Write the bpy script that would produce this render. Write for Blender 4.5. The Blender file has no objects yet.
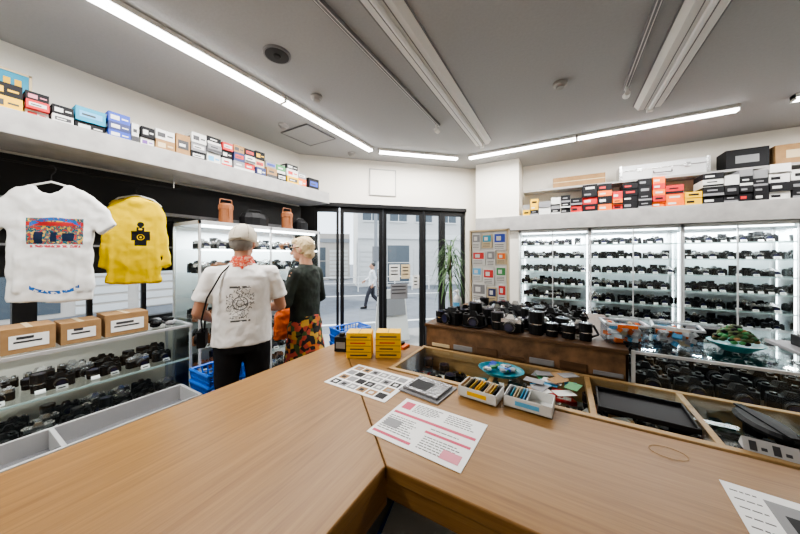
import bpy, math, random
from mathutils import Vector, Matrix
random.seed(7)
R=math.radians
C=bpy.context.scene.collection
try: bpy.context.scene.view_settings.look='AgX - Medium High Contrast'
except Exception: pass
# ------------------------------------------------------------ materials
MATS={}
def mat(name,rgb,rough=.5,metal=0,emis=0,bump=0,bscale=40,var=0,spec=.5):
    if name in MATS: return MATS[name]
    m=bpy.data.materials.new(name); m.use_nodes=True
    nt=m.node_tree; b=nt.nodes['Principled BSDF']
    b.inputs['Base Color'].default_value=(*rgb,1); b.inputs['Roughness'].default_value=rough
    b.inputs['Metallic'].default_value=metal; b.inputs['Specular IOR Level'].default_value=spec
    if emis:
        b.inputs['Emission Color'].default_value=(*rgb,1); b.inputs['Emission Strength'].default_value=emis
    if bump or var:
        tc=nt.nodes.new('ShaderNodeTexCoord'); n=nt.nodes.new('ShaderNodeTexNoise'); n.inputs['Scale'].default_value=bscale; n.inputs['Detail'].default_value=4
        nt.links.new(tc.outputs['Object'],n.inputs['Vector'])
        if bump:
            bp=nt.nodes.new('ShaderNodeBump'); bp.inputs['Strength'].default_value=bump; bp.inputs['Distance'].default_value=.01
            nt.links.new(n.outputs['Fac'],bp.inputs['Height']); nt.links.new(bp.outputs['Normal'],b.inputs['Normal'])
        if var:
            r=nt.nodes.new('ShaderNodeValToRGB'); r.color_ramp.elements[0].position=.3; r.color_ramp.elements[1].position=.7
            r.color_ramp.elements[0].color=(*[c*(1-var) for c in rgb],1); r.color_ramp.elements[1].color=(*[min(1,c*(1+var)) for c in rgb],1)
            nt.links.new(n.outputs['Fac'],r.inputs['Fac']); nt.links.new(r.outputs['Color'],b.inputs['Base Color'])
    MATS[name]=m; return m
def wood(name,axis,c1,c2,rough=.40,scale=1):
    m=bpy.data.materials.new(name); m.use_nodes=True; nt=m.node_tree; b=nt.nodes['Principled BSDF']
    tc=nt.nodes.new('ShaderNodeTexCoord'); mp=nt.nodes.new('ShaderNodeMapping')
    s=[26,26,26]; s[axis]=1.1; mp.inputs['Scale'].default_value=[v*scale for v in s]
    n=nt.nodes.new('ShaderNodeTexNoise'); n.inputs['Scale'].default_value=2.2; n.inputs['Detail'].default_value=8; n.inputs['Distortion'].default_value=.5
    n2=nt.nodes.new('ShaderNodeTexNoise'); n2.inputs['Scale'].default_value=9; n2.inputs['Detail'].default_value=3
    r=nt.nodes.new('ShaderNodeValToRGB'); r.color_ramp.elements[0].position=.3; r.color_ramp.elements[1].position=.68
    r.color_ramp.elements[0].color=(*c1,1); r.color_ramp.elements[1].color=(*c2,1)
    mx=nt.nodes.new('ShaderNodeMix'); mx.data_type='FLOAT'; mx.inputs[0].default_value=.35
    L=nt.links.new
    L(tc.outputs['Object'],mp.inputs['Vector']); L(mp.outputs['Vector'],n.inputs['Vector']); L(mp.outputs['Vector'],n2.inputs['Vector'])
    L(n.outputs['Fac'],mx.inputs[2]); L(n2.outputs['Fac'],mx.inputs[3]); L(mx.outputs[0],r.inputs['Fac']); L(r.outputs['Color'],b.inputs['Base Color'])
    b.inputs['Roughness'].default_value=rough; b.inputs['Specular IOR Level'].default_value=.35
    MATS[name]=m; return m
def glass(name,tint=(.93,.97,.96),refl=1.0,k=.85):
    m=bpy.data.materials.new(name); m.use_nodes=True; nt=m.node_tree; nt.nodes.clear()
    o=nt.nodes.new('ShaderNodeOutputMaterial'); t=nt.nodes.new('ShaderNodeBsdfTransparent'); g=nt.nodes.new('ShaderNodeBsdfGlossy')
    t.inputs['Color'].default_value=(*tint,1); g.inputs['Roughness'].default_value=.03; g.inputs['Color'].default_value=(refl,refl,refl,1)
    f=nt.nodes.new('ShaderNodeLayerWeight'); f.inputs['Blend'].default_value=.5; mx=nt.nodes.new('ShaderNodeMixShader')
    p=nt.nodes.new('ShaderNodeMath'); p.operation='POWER'; p.inputs[1].default_value=5
    q=nt.nodes.new('ShaderNodeMath'); q.operation='MULTIPLY_ADD'; q.inputs[1].default_value=k; q.inputs[2].default_value=.025
    L=nt.links.new; L(f.outputs['Facing'],p.inputs[0]); L(p.outputs[0],q.inputs[0]); L(q.outputs[0],mx.inputs[0]); L(t.outputs[0],mx.inputs[1]); L(g.outputs[0],mx.inputs[2]); L(mx.outputs[0],o.inputs['Surface'])
    MATS[name]=m; return m
class E:
    def __init__(s,nt,sock): s.nt=nt; s.k=sock
    def op(s,o,b=None):
        n=s.nt.nodes.new('ShaderNodeMath'); n.operation=o; s.nt.links.new(s.k,n.inputs[0])
        if b is not None:
            if isinstance(b,E): s.nt.links.new(b.k,n.inputs[1])
            else: n.inputs[1].default_value=b
        return E(s.nt,n.outputs[0])
    def __add__(s,b): return s.op('ADD',b)
    def __sub__(s,b): return s.op('SUBTRACT',b)
    def __mul__(s,b): return s.op('MULTIPLY',b)
    def __lt__(s,b): return s.op('LESS_THAN',b)
    def __gt__(s,b): return s.op('GREATER_THAN',b)
    def __or__(s,b): return s.op('MAXIMUM',b)
    def __abs__(s): return s.op('ABSOLUTE')
def bx(x,z,cx,cz,hx,hz): return (abs(x-cx)<hx)*(abs(z-cz)<hz)
def ring(x,z,cx,cz,r0,r1):
    d=((x-cx)*(x-cx)+(z-cz)*(z-cz)).op('SQRT'); return (d>r0)*(d<r1)
def layered(name,base,layers,rough=.85,ns=28):
    m=bpy.data.materials.new(name); m.use_nodes=True; nt=m.node_tree; b=nt.nodes['Principled BSDF']; b.inputs['Roughness'].default_value=rough; b.inputs['Specular IOR Level'].default_value=.2
    tc=nt.nodes.new('ShaderNodeTexCoord'); sp=nt.nodes.new('ShaderNodeSeparateXYZ'); nt.links.new(tc.outputs['Object'],sp.inputs[0])
    x,y,z=[E(nt,sp.outputs[i]) for i in range(3)]
    n=nt.nodes.new('ShaderNodeTexNoise'); n.inputs['Scale'].default_value=ns; nt.links.new(tc.outputs['Object'],n.inputs['Vector']); no=E(nt,n.outputs['Fac'])
    cur=None
    for f,col in layers:
        mk=f(x,y,z,no); mx=nt.nodes.new('ShaderNodeMix'); mx.data_type='RGBA'
        nt.links.new(mk.k,mx.inputs[0])
        if cur is None: mx.inputs[6].default_value=(*base,1)
        else: nt.links.new(cur,mx.inputs[6])
        mx.inputs[7].default_value=(*col,1); cur=mx.outputs[2]
    nt.links.new(cur,b.inputs['Base Color']); return m
def voro(name,cols,scale,rough=.8):
    m=bpy.data.materials.new(name); m.use_nodes=True; nt=m.node_tree; b=nt.nodes['Principled BSDF']; b.inputs['Roughness'].default_value=rough
    tc=nt.nodes.new('ShaderNodeTexCoord'); v=nt.nodes.new('ShaderNodeTexVoronoi'); v.inputs['Scale'].default_value=scale
    r=nt.nodes.new('ShaderNodeValToRGB'); r.color_ramp.interpolation='CONSTANT'
    while len(r.color_ramp.elements)<len(cols): r.color_ramp.elements.new(.5)
    for i,c in enumerate(cols): r.color_ramp.elements[i].position=.12+.76*i/len(cols) if i else 0; r.color_ramp.elements[i].color=(*c,1)
    sp=nt.nodes.new('ShaderNodeSeparateColor'); L=nt.links.new
    L(tc.outputs['Object'],v.inputs['Vector']); L(v.outputs['Color'],sp.inputs[0]); L(sp.outputs[0],r.inputs['Fac']); L(r.outputs['Color'],b.inputs['Base Color'])
    return m

BLK=mat('black_metal',(.010,.010,.011),.45,spec=.3); BLKM=mat('black_plastic',(.008,.008,.009),.5,spec=.22); SIL=mat('silver_metal',(.62,.62,.63),.25,.9)
LENS=mat('lens_glass',(.02,.02,.05),.08); TAG=mat('price_tag_paper',(.88,.88,.86),.7); LEA=mat('brown_leather',(.24,.085,.03),.5,bump=.3)
WHT=mat('white_paint',(.80,.79,.77),.6); WALL=mat('wall_plaster',(.83,.79,.715),.85,bump=.15,bscale=90); CEIL=mat('ceiling_board',(.41,.41,.415),.85,bump=.1,bscale=60,var=.03)
GREY=mat('grey_laminate',(.30,.30,.31),.5,var=.06,bscale=8); LGREY=mat('light_grey_laminate',(.42,.42,.425),.55,var=.05,bscale=6)
SHELF=mat('shelf_grey_board',(.37,.36,.35),.6,var=.14,bscale=10)
ALU=mat('aluminium',(.60,.61,.62),.45,.35); FLOOR=mat('floor_vinyl',(.12,.115,.11),.45,var=.25,bscale=5)
FELT=mat('grey_felt',(.15,.15,.16),.95,bump=.4,bscale=200); CARD=mat('cardboard',(.34,.20,.09),.85,var=.12,bscale=15)
WX=wood('oak_grain_x',0,(.19,.092,.026),(.31,.168,.055)); WY=wood('oak_grain_y',1,(.19,.092,.026),(.31,.168,.055)); WF=wood('pale_wood_frame',0,(.32,.19,.075),(.45,.30,.14),.45)
WD=wood('dark_brown_wood',0,(.07,.035,.017),(.13,.068,.03),.5)
GL=glass('clear_glass',(.965,.99,.985),1,.6); GLW=glass('window_glass',(.96,.98,.98),.6)
def col(n,r,g,b,ro=.55): return mat(n,(r,g,b),ro)
RED=col('red_card',.55,.02,.02); ORG=col('orange_card',.85,.16,.01); YEL=col('yellow_card',.80,.46,.0); TEAL=col('teal_card',.01,.28,.45)
BLU=col('blue_card',.02,.06,.40); NAVY=col('navy_card',.02,.03,.12); WC=col('white_card',.66,.66,.64); GC=col('grey_card',.22,.22,.23); BC=mat('black_card',(.010,.010,.012),.6,spec=.25)
PNK=col('pink_card',.65,.22,.28); GRN=col('green_card',.05,.25,.08); PUR=col('purple_card',.16,.06,.3); CRM=col('cream_card',.6,.48,.30); SKYB=col('skyblue_card',.12,.42,.7)
PAPER=mat('paper_white',(.80,.80,.79),.45); INK=mat('print_ink',(.04,.04,.045),.5); MAG=mat('magenta_print',(.50,.01,.07),.45); BASK=mat('blue_plastic',(.005,.13,.6),.4)
LED=mat('led_tube',(1,.99,.96),.5,emis=14); LEDC=mat('cabinet_led',(.93,.97,1),.5,emis=10)
SKIN=mat('skin',(.52,.27,.17),.55); SKIN2=mat('skin_tanned',(.48,.24,.15),.55)

# ------------------------------------------------------------ mesh builder
class MB:
    def __init__(s): s.v=[];s.f=[];s.m=[];s.mats=[];s.T=Matrix.Identity(4)
    def mi(s,m):
        if m not in s.mats: s.mats.append(m)
        return s.mats.index(m)
    def add(s,vs,fs,m):
        o=len(s.v); T=s.T
        s.v+= [tuple(T@Vector(p)) for p in vs]; k=s.mi(m)
        for f in fs: s.f.append([i+o for i in f]); s.m.append(k)
    def box(s,x0,x1,y0,y1,z0,z1,m):
        s.add([(x0,y0,z0),(x1,y0,z0),(x1,y1,z0),(x0,y1,z0),(x0,y0,z1),(x1,y0,z1),(x1,y1,z1),(x0,y1,z1)],
          [(3,2,1,0),(4,5,6,7),(0,1,5,4),(1,2,6,5),(2,3,7,6),(3,0,4,7)],m)
    def cbox(s,c,d,m,rz=0,rx=0,ry=0):
        T=s.T; s.T=T@Matrix.Translation(c)@Matrix.Rotation(rz,4,'Z')@Matrix.Rotation(ry,4,'Y')@Matrix.Rotation(rx,4,'X')
        s.box(-d[0]/2,d[0]/2,-d[1]/2,d[1]/2,-d[2]/2,d[2]/2,m); s.T=T
    def cyl(s,a,b,r0,r1,m,n=12,cap=True):
        a=Vector(a);b=Vector(b);d=(b-a)
        if d.length<1e-6: return
        d.normalize(); u=d.orthogonal().normalized(); w=d.cross(u); vs=[]
        for p,r in ((a,r0),(b,r1)):
            for i in range(n):
                t=2*math.pi*i/n; vs.append(p+u*(r*math.cos(t))+w*(r*math.sin(t)))
        fs=[(i,(i+1)%n,n+(i+1)%n,n+i) for i in range(n)]
        if cap: fs+=[tuple(range(n))[::-1],tuple(range(n,2*n))]
        s.add(vs,fs,m)
    def tube(s,pts,r,m,n=6):
        for a,b in zip(pts,pts[1:]): s.cyl(a,b,r,r,m,n)
    def ell(s,c,r,m,n=16,k=10,T=None):
        vs=[];fs=[];c=Vector(c)
        for j in range(1,k):
            ph=math.pi*j/k
            for i in range(n):
                t=2*math.pi*i/n; p=Vector((r[0]*math.sin(ph)*math.cos(t),r[1]*math.sin(ph)*math.sin(t),r[2]*math.cos(ph)))
                if T: p=T@p
                vs.append(c+p)
        tp=Vector((0,0,r[2])); 
        if T: tp=T@tp
        vs+= [c+tp,c-tp]; a=len(vs)-2
        for j in range(k-2):
            for i in range(n): fs.append((j*n+i,(j+1)*n+i,(j+1)*n+(i+1)%n,j*n+(i+1)%n))
        for i in range(n): fs.append((a,i,(i+1)%n)); fs.append((a+1,(k-2)*n+(i+1)%n,(k-2)*n+i))
        s.add(vs,fs,m)
    def loft(s,rings,m,n=20,cap=True):
        vs=[];fs=[]
        for x,y,z,rx,ry in rings:
            for i in range(n):
                t=2*math.pi*i/n; vs.append((x+rx*math.cos(t),y+ry*math.sin(t),z))
        for j in range(len(rings)-1):
            for i in range(n): fs.append((j*n+i,j*n+(i+1)%n,(j+1)*n+(i+1)%n,(j+1)*n+i))
        if cap: fs+=[tuple(range(n))[::-1],tuple(range((len(rings)-1)*n,len(rings)*n))]
        s.add(vs,fs,m)
    def prism(s,poly,z0,z1,m):
        n=len(poly); s.add([(x,y,z0) for x,y in poly]+[(x,y,z1) for x,y in poly],
          [tuple(range(n))[::-1],tuple(range(n,2*n))]+[(i,(i+1)%n,n+(i+1)%n,n+i) for i in range(n)],m)
    def limb(s,pts,m,n=14):
        for a,b in zip(pts,pts[1:]): s.cyl(a[:3],b[:3],a[3],b[3],m,n)
        for p in pts: s.ell(p[:3],(p[3],)*3,m,n,8)
    def obj(s,name,parent=None,bevel=0,smooth=False,remesh=0,sm=0,disp=None,mw=None):
        me=bpy.data.meshes.new(name); me.from_pydata(s.v,[],s.f)
        for m in s.mats: me.materials.append(m)
        me.polygons.foreach_set('material_index',s.m); me.update()
        o=bpy.data.objects.new(name,me); C.objects.link(o)
        if parent: o.parent=parent
        if mw is not None: o.matrix_local=mw
        if bevel:
            b=o.modifiers.new('b','BEVEL'); b.width=bevel; b.segments=2; b.limit_method='ANGLE'
        if remesh:
            r=o.modifiers.new('r','REMESH'); r.mode='VOXEL'; r.voxel_size=remesh; r.use_smooth_shade=True
            if sm:
                k=o.modifiers.new('s','SMOOTH'); k.factor=.5; k.iterations=sm
            if disp:
                t=bpy.data.textures.new(name+'_t','CLOUDS'); t.noise_scale=disp[1]
                d=o.modifiers.new('d','DISPLACE'); d.texture=t; d.strength=disp[0]; d.mid_level=.5; d.texture_coords='LOCAL'
        if smooth: me.polygons.foreach_set('use_smooth',[True]*len(me.polygons))
        return o
def empty(name,loc=(0,0,0),rz=0,s=1):
    e=bpy.data.objects.new(name,None); e.empty_display_size=.1; e.location=loc; e.rotation_euler=(0,0,rz); e.scale=(s,s,s); C.objects.link(e); return e
def TR(x,y,z,rz=0,s=1): return Matrix.Translation((x,y,z))@Matrix.Rotation(rz,4,'Z')@Matrix.Scale(s,4)
def area(name,loc,sx,sy,power,color=(1,.98,.95),rz=0,parent=None,rot=None):
    l=bpy.data.lights.new(name,'AREA'); l.shape='RECTANGLE'; l.size=sx; l.size_y=sy; l.energy=power; l.color=color
    o=bpy.data.objects.new(name,l); o.location=loc; o.rotation_euler=rot if rot else (0,0,rz); C.objects.link(o)
    if parent: o.parent=parent
    return o

H=2.85
# ------------------------------------------------------------ room shell
b=MB(); b.prism([(-3.15,-1.6),(3.3,-1.6),(3.3,4.75),(-1.0,4.75),(-1.14,4.47),(-3.05,2.56),(-3.15,2.5)],-.1,0,FLOOR); b.obj('floor')
b=MB(); b.prism([(-3.15,-1.6),(3.3,-1.6),(3.3,4.75),(-1.0,4.75),(-1.2,4.56),(-3.15,2.6)],H,H+.12,CEIL); b.obj('ceiling')
b=MB(); b.box(-3.17,-3.05,-1.6,2.56,0,.92,WALL); b.box(-3.17,-3.05,-1.6,2.56,2.14,H,WALL); b.box(-3.17,-3.05,-1.6,-.9,.92,2.14,WALL); b.obj('wall_left')
b=MB(); b.box(-1.14,3.3,4.65,4.77,0,H,WALL); b.obj('wall_back')
b=MB(); b.box(3.2,3.32,-1.6,4.65,0,H,WALL); b.obj('wall_right')
b=MB(); b.box(-3.05,3.2,-1.62,-1.5,0,H,WALL); b.obj('wall_front')
b=MB(); b.box(-1.13,-.53,4.2,4.65,0,H,WALL); b.obj('wall_column',bevel=.004)
MC=TR(-3.05,2.56,0,R(45))
b=MB(); b.box(0,2.7,0,.12,2.19,H,WALL); b.box(2.46,2.72,0,.12,0,2.19,WALL); b.box(0,.2,0,.12,0,2.19,BLK); b.obj('wall_entrance',mw=MC)
b=MB(); b.box(.95,1.32,-.014,-.001,2.36,2.72,WALL)
b.box(.94,1.33,-.016,-.002,2.715,2.73,SHELF); b.box(.94,1.33,-.016,-.002,2.35,2.362,SHELF); b.box(.94,.955,-.016,-.002,2.35,2.73,SHELF); b.box(1.315,1.33,-.016,-.002,2.35,2.73,SHELF); b.obj('access_panel',mw=MC)
b=MB()
for y0,y1 in ((-.9,.35),(.35,1.45),(1.45,2.56)):
    b.box(-3.13,-3.05,y0,y0+.05,.92,2.14,BLK); b.box(-3.13,-3.05,y1-.05,y1,.92,2.14,BLK)
b.box(-3.13,-3.05,-.9,2.56,.92,.98,BLK); b.box(-3.13,-3.02,-.9,2.56,1.80,2.14,BLK)
b.box(-3.12,-3.06,-.9,2.56,1.36,1.80,BLK); b.box(-3.02,-3.0,-.9,2.56,1.84,1.87,GC); b.box(-3.03,-3.01,-.9,2.56,1.56,1.575,GC)
for y in (.05,.62,.93,1.25,1.9): b.box(-3.05,-3.02,y,y+.03,.98,1.8,BLK)
b.box(-3.095,-3.087,-.88,2.54,.98,1.36,GLW); b.obj('window_1')
def leaf(n,s0,s1,w=.035,extra=None):
    b=MB(); y0,y1=.02,.07
    b.box(s0,s0+w,y0,y1,.02,2.17,BLK); b.box(s1-w,s1,y0,y1,.02,2.17,BLK); b.box(s0+w,s1-w,y0,y1,.02,.12,BLK); b.box(s0+w,s1-w,y0,y1,2.1,2.17,BLK)
    b.box(s0+w,s1-w,.04,.048,.12,2.1,GLW)
    if extra: extra(b)
    b.obj(n,mw=MC)
leaf('window_2',.20,.52)
leaf('door_1',.54,1.14,.05,lambda b:b.cyl((1.06,-.02,.9),(1.06,-.02,1.3),.01,.01,SIL))
leaf('door_2',1.15,1.76,.05)
leaf('door_3',1.77,2.06,.035); leaf('window_3',2.07,2.45,.05)
b=MB(); b.box(.2,2.46,-.02,.12,2.17,2.22,BLK); b.box(.2,2.46,-.02,.12,0,.02,ALU); b.obj('trim_1',mw=MC)
b=MB()
for s0,s1,z0,z1,m in ((1.24,1.40,1.12,1.36,WC),(1.42,1.56,1.15,1.36,CRM),(1.26,1.52,.85,1.08,GC),(1.6,1.7,1.0,1.2,WC)):
    b.box(s0,s1,.030,.034,z0,z1,m)
    for i in range(3): b.box(s0+.02,s1-.03,.028,.030,z1-.05-i*.05,z1-.035-i*.05,INK)
b.obj('door_notices',mw=MC)
# ------------------------------------------------------------ overhead shelves
b=MB(); b.box(-3.04,-2.60,-1.4,2.66,2.16,2.30,SHELF); b.obj('overhead_shelf',bevel=.004)
b=MB(); b.box(-1.12,3.19,4.15,4.64,1.84,2.04,SHELF); b.obj('cabinet_shelf',bevel=.004)
b=MB(); b.box(-.5,2.9,4.40,4.64,2.40,2.425,SHELF); b.obj('upper_shelf')
def pbox(b,x0,x1,y0,y1,z0,z1,m,face,lab):
    b.box(x0,x1,y0,y1,z0,z1,m); e=.0015; k=random.choice([0,0,1,2])
    if face=='x':
        w=y1-y0;h=z1-z0; xa,xb=x1,x1+e
        if k==0: b.box(xa,xb,y0+w*.1,y1-w*.5,z0+h*.25,z0+h*.7,lab); b.box(xa,xb,y1-w*.4,y1-w*.1,z0+h*.4,z0+h*.55,lab)
        elif k==1: b.box(xa,xb,y0,y1,z0+h*.05,z0+h*.35,lab); b.box(xa,xb,y0+w*.2,y1-w*.3,z0+h*.55,z0+h*.72,lab)
        else: b.box(xa,xb,y0+w*.12,y1-w*.12,z0+h*.3,z0+h*.72,lab); b.box(xb,xb+e,y0+w*.2,y1-w*.35,z0+h*.42,z0+h*.55,INK if lab!=INK else WC)
        b.box(x0+.02,x1-.03,y0-e,y0,z0+h*.3,z0+h*.7,lab)
    else:
        w=x1-x0;h=z1-z0
        if k==0: b.box(x0+w*.1,x1-w*.45,y0-e,y0,z0+h*.3,z0+h*.6,lab)
        elif k==1: b.box(x0,x1,y0-e,y0,z0+h*.05,z0+h*.3,lab); b.box(x0+w*.2,x1-w*.3,y0-e,y0,z0+h*.55,z0+h*.7,lab)
        else: b.box(x0+w*.2,x1-w*.2,y0-e,y0,z0+h*.35,z0+h*.65,lab)
def stack(b,y0,y1,items,xf=-2.63,dep=.2,f=1.0):
    z=2.3005
    for h,m,lab in items:
        h*=f; j=random.uniform(0,.03); pbox(b,xf-dep-j,xf-j,y0,y1,z,z+h,m,'x',lab); z+=h+.001
b=MB()
stack(b,.05,.16,[(.1,BC,YEL),(.08,WC,RED)])
stack(b,.17,.295,[(.07,YEL,INK),(.075,BC,YEL)])
stack(b,.305,.39,[(.04,WC,RED),(.05,RED,WC),(.05,BC,PNK)])
stack(b,.40,.485,[(.05,WC,INK),(.055,BC,WC)])
stack(b,.495,.63,[(.055,BC,WC),(.09,TEAL,SKYB)])
stack(b,.64,.75,[(.05,BLU,WC),(.055,NAVY,WC),(.065,BLU,WC)])
stack(b,.76,.80,[(.14,WC,INK)]); stack(b,.81,.885,[(.06,WC,PUR),(.075,BC,WC)])
F=1.35
stack(b,.895,1.015,[(.07,CARD,CRM),(.065,WC,INK)],f=1.15)
stack(b,1.025,1.12,[(.14,CARD,INK)],f=1.2)
stack(b,1.13,1.24,[(.05,BC,WC),(.05,GC,WC),(.06,WC,INK)],f=F)
stack(b,1.25,1.36,[(.07,WC,SKYB),(.05,GC,INK),(.05,BC,WC)],f=F)
stack(b,1.37,1.46,[(.06,WC,RED),(.05,BC,WC),(.05,RED,WC)],f=F)
stack(b,1.47,1.57,[(.06,GC,WC),(.06,NAVY,RED),(.05,CARD,INK)],f=F)
stack(b,1.58,1.68,[(.07,RED,WC),(.05,WC,INK),(.05,BC,RED)],f=F)
stack(b,1.69,1.79,[(.06,NAVY,WC),(.06,CRM,RED),(.06,BC,YEL)],f=F)
stack(b,1.80,1.92,[(.08,CARD,INK),(.05,GC,BLU)],f=F)
stack(b,1.93,2.04,[(.06,BC,WC),(.07,GRN,WC)],f=F); stack(b,2.05,2.2,[(.06,YEL,INK),(.06,WC,RED),(.04,BC,WC)],f=F)
stack(b,2.21,2.33,[(.07,ORG,WC),(.05,GC,WC)],f=F); stack(b,2.36,2.52,[(.1,BC,BLU)],f=F)
b.obj('product_boxes',bevel=.002)
b=MB(); T=TR(-2.86,.20,2.46,R(90)); b.T=T; b.box(-.14,.15,0,.02,0,.15,TEAL); b.box(-.145,.155,-.004,0,0,.012,CRM);b.box(-.145,.155,-.004,0,.138,.15,CRM);b.box(-.145,-.133,-.004,0,0,.15,CRM);b.box(.143,.155,-.004,0,0,.15,CRM)
for i in range(6): b.box(-.11+i*.04,-.085+i*.04,-.005,0,.05+.01*(i%2),.10,YEL)
b.cyl((-.1,.02,-.159),(-.1,.02,0),.006,.006,BLK,6); b.cyl((.1,.02,-.159),(.1,.02,0),.006,.006,BLK,6)
b.obj('vintage_sign')
b=MB()
x=-.48
seg=[(-.3,[BC,GC,YEL]),(.0,[BC,GC,BC,WC]),(.25,[BC,BC,RED,BC]),(.52,[RED,ORG,RED,BC]),(.88,[BC,BC,GC,BC]),(1.03,[ORG,RED]),(1.24,[YEL,YEL,GC]),(1.45,[GC,WC,BC,BC]),(3.0,[BC,BC,GC,WC,BC])]
while x<2.85:
    w=random.uniform(.09,.16); cs=[c for e,c in seg if x<e][0]; z=2.0405; top=2.36 if x>.2 else 2.24
    while z<top-.05:
        h=random.uniform(.06,.10); h=min(h,2.385-z); m=random.choice(cs); pbox(b,x,x+w-.006,4.19+random.uniform(0,.03),4.45 if z+h<2.38 else 4.39,z,z+h,m,'y',random.choice([WC,GC,RED,GC]) if m in(BC,GC,NAVY) else random.choice([BC,WC])); z+=h+.001
        if random.random()<.1: break
    x+=w
b.obj('camera_boxes',bevel=.002)
b=MB(); b.box(-.12,.47,4.42,4.62,2.426,2.56,CARD); b.box(-.12,.47,4.418,4.42,2.49,2.50,CRM); b.obj('long_cardboard_box',bevel=.003)
b=MB(); b.box(.62,1.40,4.41,4.63,2.426,2.60,ALU)
for xx in (.61,1.38): b.box(xx,xx+.03,4.4,4.64,2.4255,2.604,SIL)
b.box(.61,1.41,4.398,4.41,2.53,2.54,SIL); b.box(.78,.83,4.39,4.4,2.51,2.56,SIL); b.box(1.2,1.25,4.39,4.4,2.51,2.56,SIL); b.tube([(.93,4.39,2.5),(.93,4.375,2.47),(1.09,4.375,2.47),(1.09,4.39,2.5)],.006,BLK); b.obj('aluminium_case',bevel=.004)
b=MB(); b.box(1.53,1.84,4.41,4.63,2.426,2.63,BC); b.box(1.6,1.77,4.408,4.41,2.48,2.56,GC); b.obj('black_carton',bevel=.004)
b=MB(); b.box(1.88,2.25,4.41,4.63,2.426,2.62,CARD); b.box(1.95,2.15,4.408,4.41,2.48,2.56,CRM); b.obj('carton',bevel=.004)
# ------------------------------------------------------------ camera models
def cam(b,M,st=0,tag=True,top=SIL):
    T=b.T; b.T=T@M
    w,h,d=.066,.078,.028
    body=BLKM; tp={0:BLKM,1:SIL,2:SIL,3:LEA}[st%4]
    pts=[(-w,-d*.4),(-w*.85,-d),(w*.85,-d),(w,-d*.4),(w,d*.5),(w*.85,d*.8),(-w*.85,d*.8),(-w,d*.5)]
    b.prism(pts,0,h*.62,LEA if st%4==3 else body); b.prism([(x*.98,y*.95) for x,y in pts],h*.62,h*.88,tp)
    if st%4 in (1,2): b.prism([(x*.99,y*.98) for x,y in pts],0,h*.07,SIL)
    b.add([(-.024,-.026,h*.86),(.024,-.026,h*.86),(.024,.02,h*.86),(-.024,.02,h*.86),(-.012,-.020,h*1.2),(.012,-.020,h*1.2),(.014,.016,h*1.12),(-.014,.016,h*1.12)],[(4,5,6,7),(0,1,5,4),(1,2,6,5),(2,3,7,6),(3,0,4,7)],tp)
    b.cyl((.045,0,h*.86),(.045,0,h*1.02),.011,.011,tp,8); b.cyl((-.045,0,h*.86),(-.045,0,h*.98),.012,.012,tp,8)
    L=.03+.018*(st%3)
    b.cyl((0,-d,h*.42),(0,-d-L*.5,h*.42),.031,.030,SIL if st%4 in(1,) else BLKM,12); b.cyl((0,-d-L*.5,h*.42),(0,-d-L*.6,h*.42),.0305,.0305,SIL,12); b.cyl((0,-d-L*.6,h*.42),(0,-d-L,h*.42),.026,.028,BLKM,12); b.cyl((0,-d-L,h*.42),(0,-d-L-.001,h*.42),.021,.021,LENS,12)
    b.box(-.014,.014,-.0225,-.0215,h*.95,h*1.0,TAG if st==0 else INK)
    if tag: b.add([(-.024,-d-L-.02,.0),(.026,-d-L-.02,.0),(.026,-d-L-.010,.026),(-.024,-d-L-.010,.026)],[(0,1,2,3)],TAG); b.box(-.016,.014,-d-L-.020,-d-L-.017,.010,.016,INK)
    b.T=T
def lensobj(b,M,tag=True):
    T=b.T; b.T=T@M; h=random.uniform(.05,.11); b.cyl((0,0,0),(0,0,h*.5),.03,.032,BLKM,12); b.cyl((0,0,h*.5),(0,0,h),.034,.034,BLKM,12); b.cyl((0,0,h*.45),(0,0,h*.5),.033,.033,SIL,12); b.cyl((0,0,h),(0,0,h+.001),.026,.026,LENS,12)
    if tag: b.add([(-.02,-.055,.0),(.02,-.055,.0),(.02,-.045,.022),(-.02,-.045,.022)],[(0,1,2,3)],TAG)
    b.T=T
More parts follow.
